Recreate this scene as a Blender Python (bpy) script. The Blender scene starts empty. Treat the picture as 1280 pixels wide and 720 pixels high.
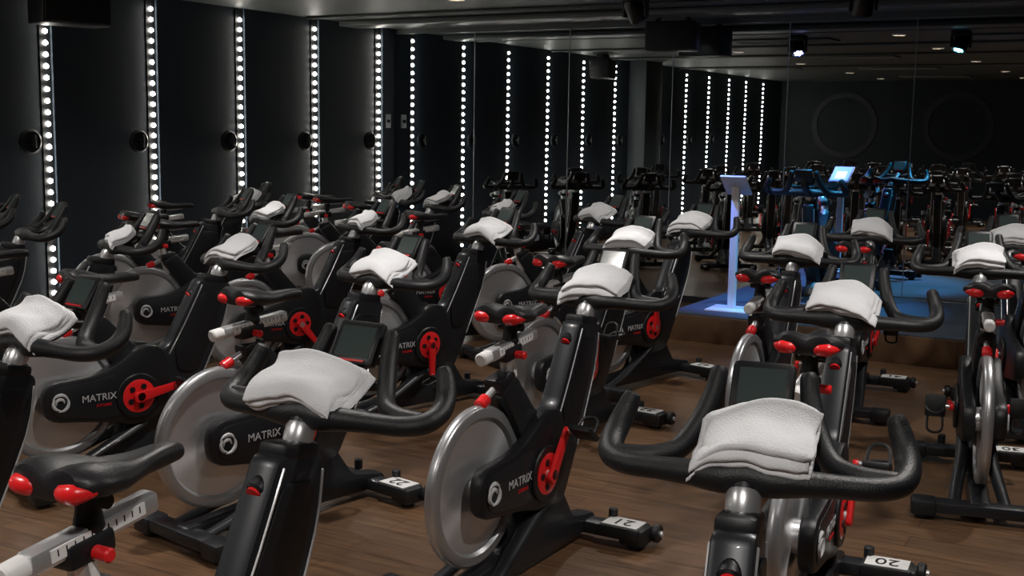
import bpy, bmesh, math, random
from mathutils import Vector, Matrix, noise
random.seed(7)
sc=bpy.context.scene
sc.view_settings.view_transform='Standard'
sc.view_settings.look='None'
sc.view_settings.exposure=0.0

# ---------------------------------------------------------------- materials
def newmat(name):
    m=bpy.data.materials.new(name); m.use_nodes=True
    nt=m.node_tree; b=nt.nodes['Principled BSDF']
    return m,nt,b
def simple(name,col,rough=.5,metal=0,coat=0,emis=None,estr=0,bump=0,bscale=200,var=0,vscale=8,spec=None):
    m,nt,b=newmat(name)
    b.inputs['Base Color'].default_value=(*col,1)
    b.inputs['Roughness'].default_value=rough
    b.inputs['Metallic'].default_value=metal
    b.inputs['Coat Weight'].default_value=coat
    if spec is not None: b.inputs['Specular IOR Level'].default_value=spec
    if emis:
        b.inputs['Emission Color'].default_value=(*emis,1); b.inputs['Emission Strength'].default_value=estr
    tc=nt.nodes.new('ShaderNodeTexCoord')
    n=nt.nodes.new('ShaderNodeTexNoise'); n.inputs['Scale'].default_value=vscale; n.inputs['Detail'].default_value=4
    nt.links.new(tc.outputs['Object'],n.inputs['Vector'])
    r=nt.nodes.new('ShaderNodeMapRange'); r.inputs[3].default_value=max(0.02,rough-.06); r.inputs[4].default_value=rough+.06
    nt.links.new(n.outputs['Fac'],r.inputs[0]); nt.links.new(r.outputs[0],b.inputs['Roughness'])
    if var:
        mx=nt.nodes.new('ShaderNodeMix'); mx.data_type='RGBA'
        mx.inputs[6].default_value=(*[c*(1-var) for c in col],1); mx.inputs[7].default_value=(*[min(1,c*(1+var)) for c in col],1)
        nt.links.new(n.outputs['Fac'],mx.inputs[0]); nt.links.new(mx.outputs[2],b.inputs['Base Color'])
    if bump:
        n2=nt.nodes.new('ShaderNodeTexNoise'); n2.inputs['Scale'].default_value=bscale; n2.inputs['Detail'].default_value=3
        nt.links.new(tc.outputs['Object'],n2.inputs['Vector'])
        bp=nt.nodes.new('ShaderNodeBump'); bp.inputs['Strength'].default_value=bump; bp.inputs['Distance'].default_value=.004
        nt.links.new(n2.outputs['Fac'],bp.inputs['Height']); nt.links.new(bp.outputs[0],b.inputs['Normal'])
    return m
M_black=simple('black_plastic',(.009,.0095,.0115),.40,bump=.15,bscale=500)
M_frame=simple('graphite_frame',(.018,.020,.024),.36,metal=.2,coat=.10)
M_red=simple('red_accent',(.85,.018,.022),.3,coat=.4)
M_silver=simple('brushed_aluminium',(.78,.79,.81),.32,metal=.75)
M_rubber=simple('black_rubber',(.010,.011,.013),.46,bump=.3,bscale=300)
M_screen=simple('lcd_screen',(.04,.05,.048),.15,emis=(.35,.5,.45),estr=.025)
M_label=simple('white_label',(.85,.85,.84),.5)
M_logo=simple('grey_logo',(.55,.56,.58),.4)
M_ink=simple('black_ink',(.01,.01,.01),.5)
M_saddle=simple('saddle_vinyl',(.014,.014,.016),.42,bump=.2,bscale=250)
M_towel=simple('white_terry_cloth',(.90,.91,.94),.95,bump=.5,bscale=260,var=.03,vscale=20,spec=.1)
M_wall=simple('dark_blue_grey_wall_paint',(.030,.043,.058),.5,bump=.15,bscale=60,var=.12,vscale=1.3)
M_wallb=simple('navy_black_wall_paint',(.008,.012,.017),.55,bump=.15,bscale=60,var=.12,vscale=1.3,spec=.3)
M_channel=simple('black_light_channel',(.008,.009,.011),.5)
M_ceil=simple('grey_green_ceiling_paint',(.080,.091,.088),.5,bump=.1,bscale=40,var=.15,vscale=1.0)
M_duct=simple('painted_duct',(.075,.085,.085),.4,var=.1)
M_pil=simple('pilaster_paint',(.050,.060,.068),.5,var=.1)
M_grille=simple('grille_metal',(.17,.185,.18),.4,metal=.3)
M_spk=simple('speaker_black',(.010,.010,.011),.6,bump=.4,bscale=400)
M_ring=simple('satin_black_ring',(.005,.007,.010),.5)
M_lampb=simple('lamp_body_black',(.010,.010,.012),.3)
M_white=simple('white_powder_coat',(.85,.85,.87),.35)
M_trim=simple('dark_trim',(.02,.02,.022),.4)
M_seam=simple('mirror_edge_trim',(.30,.33,.35),.3,metal=.6)
M_orange=simple('orange_edge_strip',(.5,.12,.03),.4)

def led(name,col,s):
    m,nt,b=newmat(name); b.inputs['Base Color'].default_value=(.8,.8,.8,1)
    b.inputs['Emission Color'].default_value=(*col,1); b.inputs['Emission Strength'].default_value=s; return m
M_led=led('led_bulb',(1,.95,.86),28)
M_down=led('downlight_lens',(1,.78,.5),14)
M_blue=led('blue_beam_lens',(.35,.4,1),10)
M_cyan=led('cyan_beam_lens',(.2,.85,1),10)
M_tab=led('tablet_display',(.12,.42,.85),1.0)
M_tab2=led('tablet_text',(.8,.9,1),1.4)

M_wheel,nt,b=newmat('turned_flywheel_steel')
b.inputs['Base Color'].default_value=(.86,.87,.89,1); b.inputs['Metallic'].default_value=.8
b.inputs['Roughness'].default_value=.36; b.inputs['Anisotropic'].default_value=.8
tg=nt.nodes.new('ShaderNodeTangent'); tg.direction_type='RADIAL'; tg.axis='X'
nt.links.new(tg.outputs[0],b.inputs['Tangent'])
M_rim=simple('flywheel_rim',(.50,.51,.53),.32,metal=.7)

M_mirror,nt,b=newmat('mirror_glass')
b.inputs['Base Color'].default_value=(.74,.78,.79,1); b.inputs['Metallic'].default_value=1; b.inputs['Roughness'].default_value=0.0

M_floor,nt,b=newmat('oak_plank_floor')
tc=nt.nodes.new('ShaderNodeTexCoord')
br=nt.nodes.new('ShaderNodeTexBrick'); br.offset=.37; br.inputs['Scale'].default_value=1
br.inputs['Brick Width'].default_value=1.3; br.inputs['Row Height'].default_value=.13; br.inputs['Mortar Size'].default_value=.002
br.inputs['Color1'].default_value=(.160,.088,.046,1); br.inputs['Color2'].default_value=(.122,.068,.037,1); br.inputs['Mortar'].default_value=(.05,.03,.019,1)
nt.links.new(tc.outputs['Object'],br.inputs['Vector'])
mp=nt.nodes.new('ShaderNodeMapping'); mp.inputs['Scale'].default_value=(1.5,22,1)
nt.links.new(tc.outputs['Object'],mp.inputs['Vector'])
ns=nt.nodes.new('ShaderNodeTexNoise'); ns.inputs['Scale'].default_value=2.2; ns.inputs['Detail'].default_value=8; ns.inputs['Distortion'].default_value=.6
nt.links.new(mp.outputs[0],ns.inputs['Vector'])
mr=nt.nodes.new('ShaderNodeMapRange'); mr.inputs[1].default_value=.3; mr.inputs[2].default_value=.7; mr.inputs[3].default_value=.68; mr.inputs[4].default_value=1.28
nt.links.new(ns.outputs['Fac'],mr.inputs[0])
mx=nt.nodes.new('ShaderNodeMix'); mx.data_type='RGBA'; mx.blend_type='MULTIPLY'; mx.inputs[0].default_value=1
nt.links.new(br.outputs['Color'],mx.inputs[6]); nt.links.new(mr.outputs[0],mx.inputs[7]); nt.links.new(mx.outputs[2],b.inputs['Base Color'])
r2=nt.nodes.new('ShaderNodeMapRange'); r2.inputs[3].default_value=.25; r2.inputs[4].default_value=.40
nt.links.new(ns.outputs['Fac'],r2.inputs[0]); nt.links.new(r2.outputs[0],b.inputs['Roughness'])
bp=nt.nodes.new('ShaderNodeBump'); bp.inputs['Strength'].default_value=.12; bp.inputs['Distance'].default_value=.003
nt.links.new(ns.outputs['Fac'],bp.inputs['Height']); nt.links.new(bp.outputs[0],b.inputs['Normal'])
M_carpet=simple('podium_carpet',(.07,.09,.12),.7,bump=.6,bscale=200,var=.2)

# ---------------------------------------------------------------- mesh builder
class B:
    def __init__(s,mats): s.v=[];s.f=[];s.m=[];s.mats=mats
    def add(s,vs,fs,mat,M=None):
        o=len(s.v)
        for p in vs:
            p=Vector(p)
            if M is not None: p=M@p
            s.v.append(tuple(p))
        for f in fs:
            s.f.append([i+o for i in f]); s.m.append(s.mats.index(mat))
    def addbm(s,bm,mat,M=None):
        bm.verts.index_update()
        s.add([v.co.copy() for v in bm.verts],[[v.index for v in f.verts] for f in bm.faces],mat,M); bm.free()
    def box(s,c,d,mat,bev=0,M=None,seg=2):
        bm=bmesh.new(); bmesh.ops.create_cube(bm,size=1)
        for v in bm.verts: v.co=Vector((v.co.x*d[0],v.co.y*d[1],v.co.z*d[2]))
        if bev: bmesh.ops.bevel(bm,geom=bm.edges[:],offset=bev,segments=seg,affect='EDGES',profile=.5)
        T=Matrix.Translation(c)
        s.addbm(bm,mat,T@M if M is not None else T)
    def cyl(s,p0,p1,r0,mat,r1=None,seg=20,bev=0):
        p0=Vector(p0);p1=Vector(p1);d=p1-p0;L=d.length
        r1=r0 if r1 is None else r1
        q=d.to_track_quat('Z','Y').to_matrix().to_4x4()
        prof=[(0,0),(r0-bev,0),(r0,bev),(r1,L-bev),(r1-bev,L),(0,L)] if bev else [(0,0),(r0,0),(r1,L),(0,L)]
        s.lathe(prof,mat,Matrix.Translation(p0)@q,seg)
    def lathe(s,prof,mat,M,seg=32):
        vs=[];fs=[];n=len(prof)
        for r,z in prof:
            for k in range(seg):
                a=2*math.pi*k/seg; vs.append((r*math.cos(a),r*math.sin(a),z))
        for i in range(n-1):
            for k in range(seg):
                k2=(k+1)%seg
                fs.append([i*seg+k,i*seg+k2,(i+1)*seg+k2,(i+1)*seg+k])
        bm=bmesh.new(); bv=[bm.verts.new(v) for v in vs]
        for f in fs: bm.faces.new([bv[i] for i in f])
        bmesh.ops.remove_doubles(bm,verts=bm.verts[:],dist=1e-6)
        bmesh.ops.recalc_face_normals(bm,faces=bm.faces[:])
        s.addbm(bm,mat,M)
    def slab(s,poly,x0,x1,mat,bev=.008,rr=.03,M=None):
        P=fillet(poly,rr)
        bm=bmesh.new()
        vs=[bm.verts.new((x0,y,z)) for y,z in P]
        f=bm.faces.new(vs)
        r=bmesh.ops.extrude_face_region(bm,geom=[f])
        nv=[g for g in r['geom'] if isinstance(g,bmesh.types.BMVert)]
        for v in nv: v.co.x=x1
        bmesh.ops.recalc_face_normals(bm,faces=bm.faces[:])
        if bev:
            ed=[e for e in bm.edges if abs(e.verts[0].co.x-e.verts[1].co.x)<1e-7]
            bmesh.ops.bevel(bm,geom=ed,offset=bev,segments=2,affect='EDGES',profile=.5,clamp_overlap=True)
        big=[f for f in bm.faces if len(f.verts)>4]
        bmesh.ops.triangulate(bm,faces=big)
        s.addbm(bm,mat,M)
    def sweep(s,pts,rad,mat,seg=12,sub=5,flat=1.0,M=None):
        pts=[Vector(p) for p in pts]
        if not isinstance(rad,(list,tuple)): rad=[rad]*len(pts)
        P=[];R=[];n=len(pts)
        for i in range(n-1):
            a=pts[max(i-1,0)];b=pts[i];c=pts[i+1];d=pts[min(i+2,n-1)]
            for k in range(sub):
                t=k/sub
                P.append(.5*((2*b)+(c-a)*t+(2*a-5*b+4*c-d)*t*t+(3*b-a-3*c+d)*t**3)); R.append(rad[i]*(1-t)+rad[i+1]*t)
        P.append(pts[-1]);R.append(rad[-1])
        d0=(P[0]-P[1]).normalized();d1=(P[-1]-P[-2]).normalized()
        P=[P[0]+d0*R[0]*.6,P[0]+d0*R[0]*.45]+P+[P[-1]+d1*R[-1]*.45,P[-1]+d1*R[-1]*.6]
        R=[R[0]*.35,R[0]*.8]+R+[R[-1]*.8,R[-1]*.35]
        vs=[];fs=[]
        t=(P[1]-P[0]).normalized(); u=Vector((0,0,1)) if abs(t.z)<.9 else Vector((0,1,0))
        u=(u-t*u.dot(t)).normalized()
        for i,p in enumerate(P):
            if i: 
                t2=(P[min(i+1,len(P)-1)]-P[i-1]).normalized()
                u=(u-t2*u.dot(t2)).normalized(); t=t2
            w=t.cross(u)
            for k in range(seg):
                a=2*math.pi*k/seg
                vs.append(p+u*math.cos(a)*R[i]*flat+w*math.sin(a)*R[i])
        m=len(P)
        for i in range(m-1):
            for k in range(seg):
                k2=(k+1)%seg; fs.append([i*seg+k,i*seg+k2,(i+1)*seg+k2,(i+1)*seg+k])
        fs.append(list(range(seg))[::-1]); fs.append([(m-1)*seg+k for k in range(seg)])
        s.add(vs,fs,mat,M)
    def mesh(s,name,ang=40):
        me=bpy.data.meshes.new(name); me.from_pydata(s.v,[],s.f)
        for m in s.mats: me.materials.append(m)
        me.polygons.foreach_set('material_index',s.m)
        me.polygons.foreach_set('use_smooth',[True]*len(s.f))
        bm=bmesh.new();bm.from_mesh(me);bmesh.ops.recalc_face_normals(bm,faces=bm.faces[:]);bm.to_mesh(me);bm.free()
        try: me.set_sharp_from_angle(angle=math.radians(ang))
        except Exception: pass
        me.update(); return me
def fillet(poly,r,seg=5):
    n=len(poly);out=[]
    for i in range(n):
        p=Vector(poly[i]);a=Vector(poly[i-1]);b=Vector(poly[(i+1)%n])
        da=(a-p);db=(b-p);la=da.length;lb=db.length;da.normalize();db.normalize()
        rr=r[i] if isinstance(r,(list,tuple)) else r
        d=min(rr,la*.45,lb*.45)
        if d<1e-4: out.append(tuple(p));continue
        s0=p+da*d;s1=p+db*d
        for k in range(seg+1):
            t=k/seg; q=s0*(1-t)**2+p*2*t*(1-t)+s1*t*t; out.append((q.x,q.y))
    return out
def obj(name,me,parent=None,loc=(0,0,0),rot=(0,0,0)):
    o=bpy.data.objects.new(name,me); sc.collection.objects.link(o)
    o.location=loc;o.rotation_euler=rot
    if parent: o.parent=parent
    return o
def text_mesh(txt,size,depth=.001,mat=None,name='txt'):
    c=bpy.data.curves.new(name,'FONT'); c.body=txt;c.size=size;c.extrude=depth;c.align_x='CENTER';c.align_y='CENTER'
    o=bpy.data.objects.new(name,c); sc.collection.objects.link(o)
    bpy.context.view_layer.update()
    me=bpy.data.meshes.new_from_object(o.evaluated_get(bpy.context.evaluated_depsgraph_get()))
    bpy.data.objects.remove(o)
    me.materials.clear()
    if mat: me.materials.append(mat)
    return me
def rotm(ax,d): return Matrix.Rotation(math.radians(d),4,ax)

# ---------------------------------------------------------------- spin bike
WY,WZ,WR=-.82,.395,.27
CY,CZ=-.50,.375
ZB=.94
mats=[M_black,M_frame,M_red,M_silver,M_rubber,M_screen,M_label,M_logo,M_saddle,M_ink]
b=B(mats)
b.slab([(-.535,.27),(-.53,.44),(-.715,.69),(-.625,.745),(-.47,.575),(-.335,.55),(-.165,.865),(-.005,.835),(-.040,.66),(-.17,.38),(-.27,.20),(-.45,.18)],-.042,.042,M_frame,.014,[.02,.03,.03,.03,.06,.08,.03,.03,.05,.08,.05,.05])
for sx in(-1,1):
    b.slab([(-.30,.56),(-.165,.80),(-.055,.79),(-.09,.66),(-.20,.44),(-.29,.45)],sx*.042,sx*.050,M_black,.003,.03)
    b.sweep([(sx*.043,-.158,.835),(sx*.043,-.245,.67),(sx*.043,-.325,.535)],.0035,M_silver,seg=6,sub=2)
    b.sweep([(sx*.043,-.022,.80),(sx*.043,-.052,.66),(sx*.043,-.175,.40)],.0035,M_silver,seg=6,sub=3)
b.slab([(-1.0,.03),(-1.0,.085),(-.62,.115),(-.54,.26),(-.28,.26),(-.18,.12),(.0,.09),(.0,.03)],-.04,.04,M_frame,.012,.03)
for sx in(-1,1):
    b.sweep([(sx*.045,-.46,.24),(sx*.06,-.62,.17),(sx*.085,-.80,.10),(sx*.10,-.97,.06)],[.035,.03,.026,.024],M_frame,flat=.7)
sh=[(-.915,.475),(-.70,.485),(-.60,.52),(-.47,.60),(-.37,.58),(-.335,.44),(-.36,.28),(-.50,.235),(-.64,.275),(-.915,.31)]
rr=[.10,.05,.06,.06,.06,.06,.10,.08,.05,.10]
b.slab(sh,.036,.086,M_black,.012,rr)
b.slab(sh,-.086,-.036,M_black,.012,rr)
b.slab([(-.88,.455),(-.70,.462),(-.58,.49),(-.56,.30),(-.66,.295),(-.88,.33)],.086,.089,M_frame,.001,.06)
b.cyl((.086,CY,CZ),(.100,CY,CZ),.100,M_black,bev=.004,seg=36)
b.cyl((-.100,CY,CZ),(-.086,CY,CZ),.100,M_black,bev=.004,seg=36)
tm=text_mesh('MATRIX',.043,.0008)
Mt=Matrix(((0,0,1,.0905),(1,0,0,-.675),(0,1,0,.39),(0,0,0,1)))
b.add([v.co.copy() for v in tm.vertices],[list(p.vertices) for p in tm.polygons],M_logo,Mt)
tm=text_mesh('CYCLING',.016,.0008)
Mt=Matrix(((0,0,1,.0905),(1,0,0,-.655),(0,1,0,.355),(0,0,0,1)))
b.add([v.co.copy() for v in tm.vertices],[list(p.vertices) for p in tm.polygons],M_red,Mt)
for k,(a0,a1,r) in enumerate([(20,150,.036),(140,270,.030),(260,400,.036),(0,200,.018)]):
    pts=[(.091,-.845+r*math.cos(math.radians(a)),.388+r*math.sin(math.radians(a))) for a in [a0+(a1-a0)*t/4 for t in range(5)]]
    b.sweep(pts,[.003,.006,.008,.006,.002],M_logo,seg=6,sub=2)
b.cyl((-.05,WY,WZ),(.05,WY,WZ),.03,M_silver)
for y,hw in((-.98,.25),(-.06,.27)):
    b.box((0,y,.055),(2*hw,.085,.05),M_frame,.012)
    for sx in(-1,1):
        b.box((sx*(hw-.03),y,.05),(.10,.10,.066),M_rubber,.012)
        b.cyl((sx*(hw-.03),y,0),(sx*(hw-.03),y,.03),.028,M_rubber)
b.box((.19,-.06,.062),(.17,.115,.05),M_rubber,.01)
b.box((.19,-.06,.0885),(.145,.095,.004),M_label,.001)
for sx in(-1,1):
    b.cyl((sx*.285,.00,.05),(sx*.315,.00,.05),.035,M_rubber,bev=.006)
    b.cyl((sx*.25,-.00,.05),(sx*.325,.00,.05),.012,M_silver)
    b.cyl((sx*.12,-.01,.075),(sx*.12,-.01,.12),.018,M_rubber,bev=.004)
b.box((0,-.668,.72),(.075,.10,.05),M_black,.012,rotm('X',12))
b.cyl((0,-.71,.70),(0,-.765,.675),.013,M_silver)
b.cyl((0,-.755,.68),(0,-.80,.66),.021,M_red,bev=.005)
b.sweep([(0,-.075,.82),(0,-.06,.87),(0,-.03,.915),(0,0,.93)],[.030,.030,.030,.036],M_black)
b.box((0,-.085,.85),(.08,.13,.05),M_black,.014,rotm('X',-10))
b.sweep([(0,-.06,.86),(0,-.045,.895)],.034,M_silver,sub=2)
b.cyl((0,-.14,.82),(0,-.175,.80),.014,M_silver)
b.cyl((0,-.17,.805),(0,-.205,.787),.024,M_black,bev=.005)
b.cyl((0,-.203,.789),(0,-.210,.785),.017,M_red)
# main bar with horns
half=[(0,-.020,-.014),(.05,-.026,-.018),(.11,-.022,-.018),(.17,-.010,-.020),(.235,.006,-.022),(.275,.038,-.018),(.288,.082,-.002),(.282,.118,.026),(.270,.136,.058),(.262,.142,.080)]
rad=[.040,.036,.028,.025,.025,.0255,.0255,.0245,.0225,.019]
pts=[(-x,y,z+ZB) for x,y,z in half[::-1]]+[(x,y,z+ZB) for x,y,z in half[1:]]
b.sweep(pts,rad[::-1]+rad[1:],M_rubber,seg=16,sub=5,flat=.9)
for sx in(-1,1):
    b.sweep([(sx*.268,.040,ZB-.014),(sx*.20,.050,ZB-.014),(sx*.150,.078,ZB-.002),(sx*.118,.125,ZB+.042),(sx*.098,.165,ZB+.095),(sx*.090,.190,ZB+.140)],[.020,.022,.022,.022,.021,.018],M_rubber,seg=12)
    b.sweep([(sx*.118,.12,ZB+.034),(sx*.05,.115,ZB+.027),(0,.115,ZB+.027)],.013,M_rubber,seg=8,sub=3)
b.sweep([(0,0,ZB-.01),(0,.07,ZB-.002),(0,.14,ZB+.04)],[.03,.026,.03],M_black,flat=.7)
b.box((0,.165,ZB+.060),(.045,.03,.06),M_black,.008)
Mc=rotm('X',58)
cc=Vector((0,.180,ZB+.112))
b.box(cc,(.128,.115,.028),M_black,.012,Mc)
n=Mc@Vector((0,0,1))
b.box(cc+n*.0145,(.096,.078,.002),M_screen,0,Mc)
b.box(cc+n*.0155+Mc@Vector((0,-.048,0)),(.08,.005,.003),M_red,0,Mc)
me_body=b.mesh('bike_body')

b=B(mats)
b.sweep([(0,-.635,.64),(0,-.655,.70),(0,-.672,.77),(0,-.680,.82)],.026,M_silver,sub=3)
b.box((.0,-.672,.815),(.062,.11,.050),M_black,.012,rotm('X',6))
Ms=rotm('X',7)
b.box((0,-.65,.838),(.044,.30,.042),M_silver,.010,Ms)
b.box((.0225,-.65,.840),(.002,.22,.024),M_label,0,Ms)
b.box((-.0225,-.65,.840),(.002,.22,.024),M_label,0,Ms)
for k in range(11): b.box((.0238,-.745+k*.019,.842+(-.095+k*.019)*.12),(.001,.0025,.012),M_ink,0,Ms)
b.cyl((0,-.795,.820),(0,-.845,.813),.023,M_label,bev=.005)
b.cyl((.03,-.67,.81),(.070,-.67,.81),.014,M_red,bev=.004)
b.box((.0265,-.668,.765),(.002,.018,.07),M_label,M=rotm('X',14))
b.sweep([(0,-.655,.850),(0,-.655,.880),(0,-.650,.912)],[.030,.024,.028],M_black,sub=3)
b.cyl((-.045,-.65,.900),(.045,-.65,.900),.014,M_frame)
for sx in(-1,1):
    b.sweep([(sx*.022,-.72,.918),(sx*.022,-.60,.908),(sx*.014,-.48,.925)],.005,M_silver,seg=6,sub=3)
ZS=.962
sec=[(-.752,.040,.0,.030),(-.748,.078,.002,.040),(-.73,.100,.004,.046),(-.69,.106,.0,.046),(-.64,.094,-.008,.040),(-.59,.066,-.012,.036),(-.54,.042,-.012,.034),(-.48,.030,-.010,.034),(-.44,.024,-.010,.030),(-.425,.014,-.014,.022)]
vs=[];N=24
for y,hw,dz,th in sec:
    for k in range(N):
        a=2*math.pi*k/N; ca=math.cos(a);sa=math.sin(a)
        x=hw*math.copysign(abs(ca)**.75,ca)
        z=sa*th*(.55 if sa>0 else .75)
        g=-.010*math.exp(-(x/.016)**2) if sa>0 and y<-.5 else 0
        lobe=.010*math.exp(-((abs(x)-.055)/.03)**2) if sa>0 and y<-.6 else 0
        vs.append((x,y,ZS+dz+z-.012+g+lobe))
fs=[]
for i in range(len(sec)-1):
    for k in range(N):
        k2=(k+1)%N; fs.append([i*N+k,i*N+k2,(i+1)*N+k2,(i+1)*N+k])
fs.append(list(range(N)));fs.append([(len(sec)-1)*N+k for k in range(N)])
b.add(vs,fs,M_saddle)
for sx in(-1,1):
    b.sweep([(sx*.024,-.738,.936),(sx*.042,-.744,.940),(sx*.068,-.743,.942),(sx*.092,-.722,.944)],[.008,.018,.020,.008],M_red,seg=12,sub=4)
me_saddle=b.mesh('saddle_mesh')

b=B([M_wheel,M_rim,M_silver])
Mx=Matrix.Rotation(math.radians(90),4,'Y')
b.lathe([(.05,-.012),(.225,-.008),(.225,.008),(.05,.012)],M_wheel,Mx,64)
b.lathe([(.222,-.010),(.232,-.021),(.258,-.021),(.266,-.016),(.27,-.008),(.27,.008),(.266,.016),(.258,.021),(.232,.021),(.222,.010)],M_rim,Mx,72)
b.lathe([(0,-.03),(.05,-.03),(.05,.03),(0,.03)],M_silver,Mx,24)
me_wheel=b.mesh('flywheel_mesh')

b=B([M_red,M_black,M_rubber,M_silver])
b.lathe([(0,.100),(.03,.104),(.062,.104),(.074,.100),(.074,.094),(0,.094)],M_red,Mx,40)
for k in range(5):
    a=2*math.pi*k/5
    b.cyl((.104,.045*math.cos(a),.045*math.sin(a)),(.107,.045*math.cos(a),.045*math.sin(a)),.013,M_black,seg=12)
b.cyl((-.12,0,0),(.128,0,0),.018,M_silver)
for sx,sg in((1,1),(-1,-1)):
    b.slab([(-.024,-.03*sg),(.024,-.03*sg),(.015,.180*sg),(-.015,.180*sg)],sx*.110,sx*.128,M_red,.004,.015)
    b.cyl((sx*.12,0,.168*sg),(sx*.20,0,.168*sg),.009,M_silver)
    b.box((sx*.185,0,.168*sg),(.085,.095,.022),M_rubber,.006)
    b.sweep([(sx*.155,.045,.172*sg),(sx*.155,.10,.19*sg),(sx*.185,.115,.195*sg),(sx*.215,.10,.19*sg),(sx*.215,.045,.172*sg)],.006,M_rubber,seg=6,sub=3)
    b.sweep([(sx*.150,.0,.165*sg),(sx*.155,.02,.225*sg),(sx*.185,.03,.24*sg),(sx*.215,.02,.225*sg),(sx*.222,.0,.165*sg)],.006,M_rubber,seg=6,sub=3)
me_crank=b.mesh('crankset_mesh')

# ---------------------------------------------------------------- towels
def towel_mesh(seed,w=.25,skew=0,short=0,droop=(.02,.03),hang=0,th0=.0072):
    b=B([M_towel])
    base=[(-.044,.012-hang),(-.032,.028),(-.010,.038),(.022,.046),(.054,.060),(.082,.086),(.096,.116)]
    for layer in (0,1,2):
        off=th0*1.75*layer
        pa=[Vector(p) for p in base]
        P=[]
        for i in range(len(pa)-1):
            for k in range(4):
                t=k/4;a=pa[max(i-1,0)];bb=pa[i];c=pa[i+1];d=pa[min(i+2,len(pa)-1)]
                P.append(.5*((2*bb)+(c-a)*t+(2*a-5*bb+4*c-d)*t*t+(3*bb-a-3*c+d)*t**3))
        P.append(pa[-1])
        P=P[layer*(1+seed%2):]
        if short: P=P[:-short]
        n=len(P);NX=26;vs=[];fs=[]
        ring=[]
        for i in range(n):
            tn=(P[min(i+1,n-1)]-P[max(i-1,0)]).normalized(); nm=Vector((-tn.y,tn.x))
            ring.append((P[i]+nm*off,nm,tn))
        K=2*n+6
        ww=w-.008*layer; xo=.006*layer*(1 if seed%2 else -1)
        for j in range(NX+1):
            u=j/NX; x=(u-.5)*ww+xo
            e=min(u,1-u)*NX
            th=th0*(1 if e>=2 else (.85 if e>=1 else .45))
            loop=[ring[i][0]+ring[i][1]*th for i in range(n)]
            for ang in(50,0,-50):
                c,s_=math.cos(math.radians(ang)),math.sin(math.radians(ang))
                loop.append(ring[-1][0]+ring[-1][2]*th*c+ring[-1][1]*th*s_)
            loop+=[ring[i][0]-ring[i][1]*th for i in range(n-1,-1,-1)]
            for ang in(-50,0,50):
                c,s_=math.cos(math.radians(ang)),math.sin(math.radians(ang))
                loop.append(ring[0][0]-ring[0][2]*th*c+ring[0][1]*th*s_)
            for q in loop:
                s=noise.noise(Vector((x*9+seed*3.1,q.x*14,seed)))*.013+noise.noise(Vector((x*24+seed,q.x*30,layer*.7)))*.004
                v=abs(u-.5)*2
                sag=-(droop[0] if u<.5 else droop[1])*v**2.2
                vs.append((x*(1-.04*v*v)+noise.noise(Vector((q.x*16,layer*2,seed)))*.014,q.x+skew*(u-.5)*.08+s*.6,q.y+s+sag))
        for j in range(NX):
            for k in range(K):
                k2=(k+1)%K; fs.append([j*K+k,j*K+k2,(j+1)*K+k2,(j+1)*K+k])
        fs.append(list(range(K)));fs.append([NX*K+k for k in range(K)])
        b.add(vs,fs,M_towel)
    return b.mesh('folded_towel_mesh',80)
towels=[towel_mesh(*a) for a in((1,.235,.3,3,(.040,.015),0),(2,.25,-.5,4,(.02,.04),.0),(3,.235,.8,3,(.03,.03),.02),(4,.25,.1,4,(.01,.035),.01),(5,.24,-.5,5,(.035,.03),.0))]

# ---------------------------------------------------------------- bikes in rows
FP=(-1.9,10.0)
bikes=[
 (-.695,2.125,1,14,-11,40),(-1.70,2.06,2,15,-2,200),(-2.93,2.27,3,16,None,10),
 (-1.02,4.14,1,20,-5,20),(-1.97,4.05,2,21,1,35),(-2.97,4.04,3,22,11,10),(-3.90,4.12,1,23,18,80),(-4.85,4.30,2,24,22,150),(-5.80,4.50,0,25,26,30),(-6.60,4.8,0,26,30,60),
 (-.86,5.97,3,30,-12,100),(-1.74,5.93,1,31,-3,60),(-2.62,5.80,2,32,6,10),(-3.56,5.87,3,33,15,180),(-4.55,6.00,1,34,20,140),(-5.40,6.05,2,35,24,20),(-6.15,6.45,0,36,30,20),(-6.68,7.25,3,37,35,20),
 (-.90,7.40,1,40,-16,30),(-1.71,7.42,2,41,-6,70),(-2.80,7.15,3,42,12,0),(-3.67,7.60,1,43,24,120),(-4.50,7.65,2,44,28,30),(-5.35,8.05,3,45,34,60),(-6.02,8.50,1,46,40,90),(-6.60,9.0,0,47,44,10),
 (-4.05,2.35,2,17,14,20),(-5.0,2.45,0,18,20,40),(-5.95,2.6,1,19,24,90),
 (-2.6,.45,1,10,5,10),(-3.6,.45,0,11,10,50),(-4.6,.5,2,12,15,90),(-5.6,.55,0,13,20,30),
 (-1.4,-1.2,0,4,0,10),(-2.4,-1.2,1,5,3,70),(-3.4,-1.2,0,6,8,40),(-4.4,-1.1,2,7,12,20),(-5.4,-1.1,0,8,16,60),
 (.35,5.9,0,29,-20,60),(.25,4.2,2,27,-14,10),(.1,7.6,1,39,-22,50),
]
seat={14:(-.03,-.15),21:(.05,0),22:(0,-.03),15:(0,0),20:(0,0)}
tw={14:0,15:3,16:3,20:1,21:2,22:3,23:0}
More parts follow.
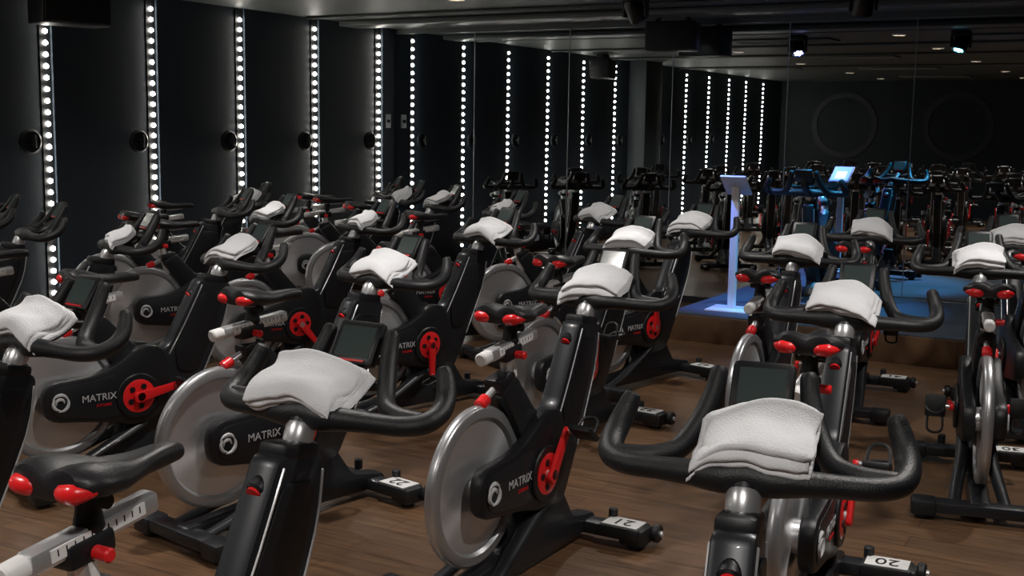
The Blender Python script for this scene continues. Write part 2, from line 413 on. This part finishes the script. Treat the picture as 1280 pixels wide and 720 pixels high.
def place_bike(x,y,towel,num,hd,cr,z=0,name='indoor_cycling_bike'):
    if hd is None: hd=math.degrees(math.atan2(FP[0]-x,FP[1]-y))
    e=bpy.data.objects.new(name,None); sc.collection.objects.link(e)
    e.empty_display_size=.2
    e.location=(x,y,z); e.rotation_euler=(0,0,-math.radians(hd))
    obj('frame_body',me_body,e)
    sy,sz=seat.get(num,(random.uniform(-.03,.04),random.uniform(-.05,.0)))
    obj('saddle_and_post',me_saddle,e,(0,sy,sz))
    obj('flywheel',me_wheel,e,(0,WY,WZ))
    obj('crankset',me_crank,e,(0,CY,CZ),(-math.radians(cr),0,0))
    if num is not None:
        t=text_mesh(str(num),.085,.0006,M_ink)
        obj('number_sticker',t,e,(.19,-.06,.0915),(0,0,math.pi))
    if towel:
        o=obj('folded_towel',towels[tw.get(num,num%5)],None)
        o.matrix_world=e.matrix_basis@Matrix.Translation((random.uniform(-.02,.02),0,ZB+.002))@Matrix.Rotation(random.uniform(-.08,.08),4,'Z')
    return e
for r in bikes: place_bike(*r)

# ---------------------------------------------------------------- room
XL,XR,YM,YB,HC=-7.32,3.0,10.2,-2.9,2.56
def boxobj(name,lo,hi,mat,bev=0):
    b=B([mat]); c=[(lo[i]+hi[i])/2 for i in range(3)]; d=[hi[i]-lo[i] for i in range(3)]
    b.box((0,0,0),d,mat,bev); return obj(name,b.mesh(name),None,c)
boxobj('floor',(XL-.2,YB-.2,-.1),(XR+.2,YM+.2,0),M_floor)
boxobj('ceiling',(XL-.2,YB-.2,HC),(XR+.2,YM+.2,HC+.1),M_ceil)
boxobj('wall_left',(XL-.15,YB,0),(XL,YM,HC),M_wall)
boxobj('wall_right',(XR,YB,0),(XR+.15,YM,HC),M_wallb)
boxobj('wall_back',(XL-.15,YB-.15,0),(XR+.15,YB,HC),M_wallb)
boxobj('wall_mirror',(XL-.15,YM+.012,0),(XR+.15,YM+.16,HC),M_trim)
xs=[XL,-6.32,-5.26,-4.20,-3.13,-2.07,-1.0,.06,1.12,2.18,XR]
b=B([M_mirror,M_seam])
for i in range(len(xs)-1):
    a,c=xs[i]+.003,xs[i+1]-.003
    b.box(((a+c)/2,YM+.005,(HC-.05+.06)/2),(c-a,.010,HC-.05-.06),M_mirror)
    if i: b.box((xs[i],YM-.002,(HC-.05+.06)/2),(.007,.006,HC-.11),M_seam)
obj('mirror_panels',b.mesh('mirror_panels'))
boxobj('trim_1',(XL,YM-.012,HC-.05),(XR,YM+.012,HC),M_duct)
boxobj('baseboard_mirror',(XL,YM-.015,0),(XR,YM+.012,.06),M_trim)
boxobj('baseboard_left',(XL,YB,0),(XL+.03,YM-.02,.10),M_trim)
strips=[9.90,8.89,7.88,6.87,5.86,4.85,3.30,2.14,1.12,.13,-.78,-1.76]
b=B([M_wall]); 
ends=[YM]+strips+[YB]
for i in range(len(ends)-1):
    y1=ends[i]-(.05 if i else 0); y0=ends[i+1]+(.05 if i<len(ends)-2 else 0)
    t0,t1=.05,.025
    vs=[(0,y0,.1),(t0,y0,.1),(t1,y1,.1),(0,y1,.1),(0,y0,HC),(t0,y0,HC),(t1,y1,HC),(0,y1,HC)]
    b.add([(v[0]+XL,v[1],v[2]-.0) for v in vs],[[0,1,2,3],[4,5,6,7],[0,1,5,4],[1,2,6,5],[2,3,7,6],[3,0,4,7]],M_wall)
obj('wall_panel_cladding',b.mesh('wall_panel_cladding',20))
b=B([M_channel,M_led])
b.box((0,0,(HC+.1)/2),(.02,.09,HC-.12),M_channel)
bm=bmesh.new()
z=.22
while z<HC-.05:
    bmesh.ops.create_icosphere(bm,subdivisions=1,radius=.0195,matrix=Matrix.Translation((.018,0,z)))
    z+=.083
b.addbm(bm,M_led)
me_strip=b.mesh('led_strip')
for y in strips: obj('led_strip_light',me_strip,None,(XL+.022,y,0))
b=B([M_wall,M_ring])
b.lathe([(0,0),(.085,0),(.092,.01),(.092,.022),(.075,.032),(.07,.022),(0,.022)],M_ring,Mx,32)
b.cyl((.02,0,0),(.06,0,0),.018,M_ring); b.cyl((.06,0,-.045),(.06,0,.045),.011,M_ring)
me_br=b.mesh('wall_bracket')
for y in strips[:9]: obj('wall_hook',me_br,None,(XL+.04,y-.17,1.42))
boxobj('wall_left_pilaster',(XL,3.75,0),(XL+.30,4.35,HC),M_pil,.004)
b=B([M_white,M_trim]); b.box((0,0,0),(.012,.09,.14),M_white,.003); b.box((.008,0,0),(.006,.05,.03),M_trim)
obj('light_switch',b.mesh('light_switch'),None,(XL+.04,10.06,1.62))
b=B([M_ring])
for x in(-3.9,-6.0,-1.6,.7):
    My=Matrix.Translation((x,YB+.012,1.72))@Matrix.Rotation(math.radians(-90),4,'X')
    b.lathe([(.53,-.01),(.63,-.01),(.63,.01),(.53,.01),(.53,-.01)],M_ring,My,64)
obj('wall_ring_decor',b.mesh('wall_ring_decor'))

# podium
b=B([M_carpet,M_floor,M_orange])
PX0,PX1,PY0=-3.42,.9,8.28
b.box(((PX0+PX1)/2,(PY0+YM-.02)/2,.098),(PX1-PX0,YM-.02-PY0,.196),M_floor,.004)
b.box(((PX0+PX1)/2,(PY0+YM-.02)/2,.198),(PX1-PX0-.05,YM-.07-PY0,.01),M_carpet)
obj('podium_stage',b.mesh('podium_stage'))
PT=.204
place_bike(-2.50,8.78,0,None,176,60,PT-.001,'instructor_cycling_bike')
def stand(x,y,zr):
    b=B([M_white,M_tab,M_tab2,M_silver])
    b.box((0,0,.008),(.34,.30,.016),M_white,.005)
    b.box((0,0,.48),(.062,.035,.94),M_white,.008)
    Mc=rotm('X',-35)
    b.box((0,0,.96),(.20,.25,.018),M_white,.007,Mc)
    n=Mc@Vector((0,0,1)); c=Vector((0,0,.96))+n*.010
    b.box(c,(.17,.215,.003),M_tab,0,Mc)
    b.box(c+n*.002+Mc@Vector((0,.02,0)),(.10,.11,.002),M_tab2,0,Mc)
    o=obj('tablet_floor_stand',b.mesh('tablet_floor_stand'),None,(x,y,PT),(0,0,zr))
stand(-3.02,8.66,0.05)

def speaker(name,loc,d,rot):
    b=B([M_spk,M_trim,M_grille])
    b.box((0,0,0),d,M_trim,.015)
    b.box((0,-d[1]/2-.004,0),(d[0]*.94,.012,d[2]*.90),M_spk,.004)
    for sx in(-1,1):
        b.box((sx*d[0]*.3,0,d[2]/2+.03),(.03,.10,.07),M_trim,.004)
    obj(name,b.mesh(name),None,loc,rot)
speaker('ceiling_speaker',(-4.05,9.80,2.38),(.44,.24,.25),(0,0,.15))
speaker('ceiling_speaker',(-7.0,5.85,2.37),(.50,.26,.26),(0,0,math.radians(75)))

def beam(x,y,lens,col,power,target):
    b=B([M_trim,M_lampb,lens])
    b.box((0,0,HC-2.44-.03),(.17,.14,.055),M_trim,.01)
    for sx in(-1,1): b.box((sx*.085,0,.02),(.02,.06,.14),M_trim,.006)
    T=Vector(target)-Vector((x,y,2.44)); q=T.to_track_quat('Z','Y').to_matrix().to_4x4()
    b.lathe([(0,-.09),(.05,-.09),(.068,-.05),(.072,.07),(.060,.085),(.055,.075)],M_lampb,q,28)
    for k in range(7):
        a=k*math.pi/3; r=0 if k==6 else .034
        b.lathe([(0,.0745),(.0145,.0745),(.0145,.079),(0,.079)],lens,q@Matrix.Translation((r*math.cos(a),r*math.sin(a),0)),12)
    b.cyl((-.09,0,0),(.09,0,0),.015,M_trim)
    o=obj('moving_head_stage_light',b.mesh('moving_head'),None,(x,y,2.44))
    l=bpy.data.lights.new('beam','SPOT'); l.color=col;l.energy=power;l.spot_size=math.radians(50);l.spot_blend=.6;l.shadow_soft_size=.03
    lo=bpy.data.objects.new('beam_lamp',l); sc.collection.objects.link(lo)
    lo.parent=o; d=T.normalized(); lo.location=d*.12; lo.rotation_euler=T.to_track_quat('-Z','Y').to_euler()
beam(-3.67,8.16,M_blue,(.14,.26,1),220,(-2.95,9.3,.2))
beam(-2.05,8.29,M_cyan,(.05,.5,1),240,(-2.45,9.1,.4))

def downlight(x,y,p,warm=(1,.95,.90)):
    b=B([M_white,M_down])
    b.lathe([(.075,0),(.062,-.012),(.052,-.004),(.050,0)],M_white,Matrix.Identity(4),28)
    b.lathe([(0,-.003),(.05,-.003)],M_down,Matrix.Identity(4),28)
    o=obj('recessed_downlight',b.mesh('recessed_downlight'),None,(x,y,HC))
    l=bpy.data.lights.new('downlight','SPOT'); l.energy=p;l.color=warm;l.spot_size=math.radians(145);l.spot_blend=.9;l.shadow_soft_size=.06
    lo=bpy.data.objects.new('lamp',l); sc.collection.objects.link(lo); lo.parent=o; lo.location=(0,0,-.02)
for x in(-5.1,-2.7,-.3):
    for y,p in((-1.8,4),(.4,160),(3.2,130),(5.9,100),(7.95,30)):
        downlight(x,y,p*(.8 if x<-5 else 1))

b=B([M_duct,M_grille,M_trim])
b.box((0,0,0),(9.6,.30,.05),M_duct,.01)
obj('ceiling_duct',b.mesh('ceiling_duct'),None,(-2.4,9.3,HC-.03))
def diffuser(x,y,w,l):
    b=B([M_grille,M_trim])
    b.box((0,0,0),(w,l,.012),M_trim)
    for sy in(-1,1): b.box((0,sy*l/2,-.006),(w,.03,.02),M_grille,.003)
    for sx in(-1,1): b.box((sx*w/2,0,-.006),(.03,l,.02),M_grille,.003)
    k=int(l/.06)
    for i in range(1,k): b.box((0,-l/2+i*l/k,-.008),(w-.03,.014,.014),M_grille,0,rotm('X',30))
    obj('air_diffuser',b.mesh('air_diffuser'),None,(x,y,HC-.008))
for x,y in((-4.0,7.6),(-1.5,7.6),(-5.9,6.6),(-4.0,4.6),(-1.2,4.6),(-4.0,1.8),(-6,2.2),(-1.5,.6),(-4,-1)):
    diffuser(x,y,1.1,.42)
b=B([M_duct])
for y in(8.7,6.9,5.2,2.6):
    b.cyl((XL+.1,y,HC-.015),(XR-.1,y,HC-.015),.014,M_duct,seg=10)
obj('ceiling_conduit',b.mesh('ceiling_conduit'))

w=bpy.data.worlds.new('world'); sc.world=w; w.use_nodes=True
w.node_tree.nodes['Background'].inputs[0].default_value=(.02,.025,.03,1)

f=1480.0;H=1.57
dY=Vector((860,187,-f)).normalized()
up=Vector((1,-0.0153,0)).cross(dY)
if up.y<0: up=-up
up.normalize(); dX=dY.cross(up).normalized()
cam=bpy.data.cameras.new('camera'); co=bpy.data.objects.new('camera',cam); sc.collection.objects.link(co)
R=Matrix((dX,dY,up)).to_4x4()
co.matrix_world=Matrix.Translation((0,0,H))@R
cam.lens=36*f/1280; cam.sensor_width=36; cam.clip_start=.05
sc.camera=co
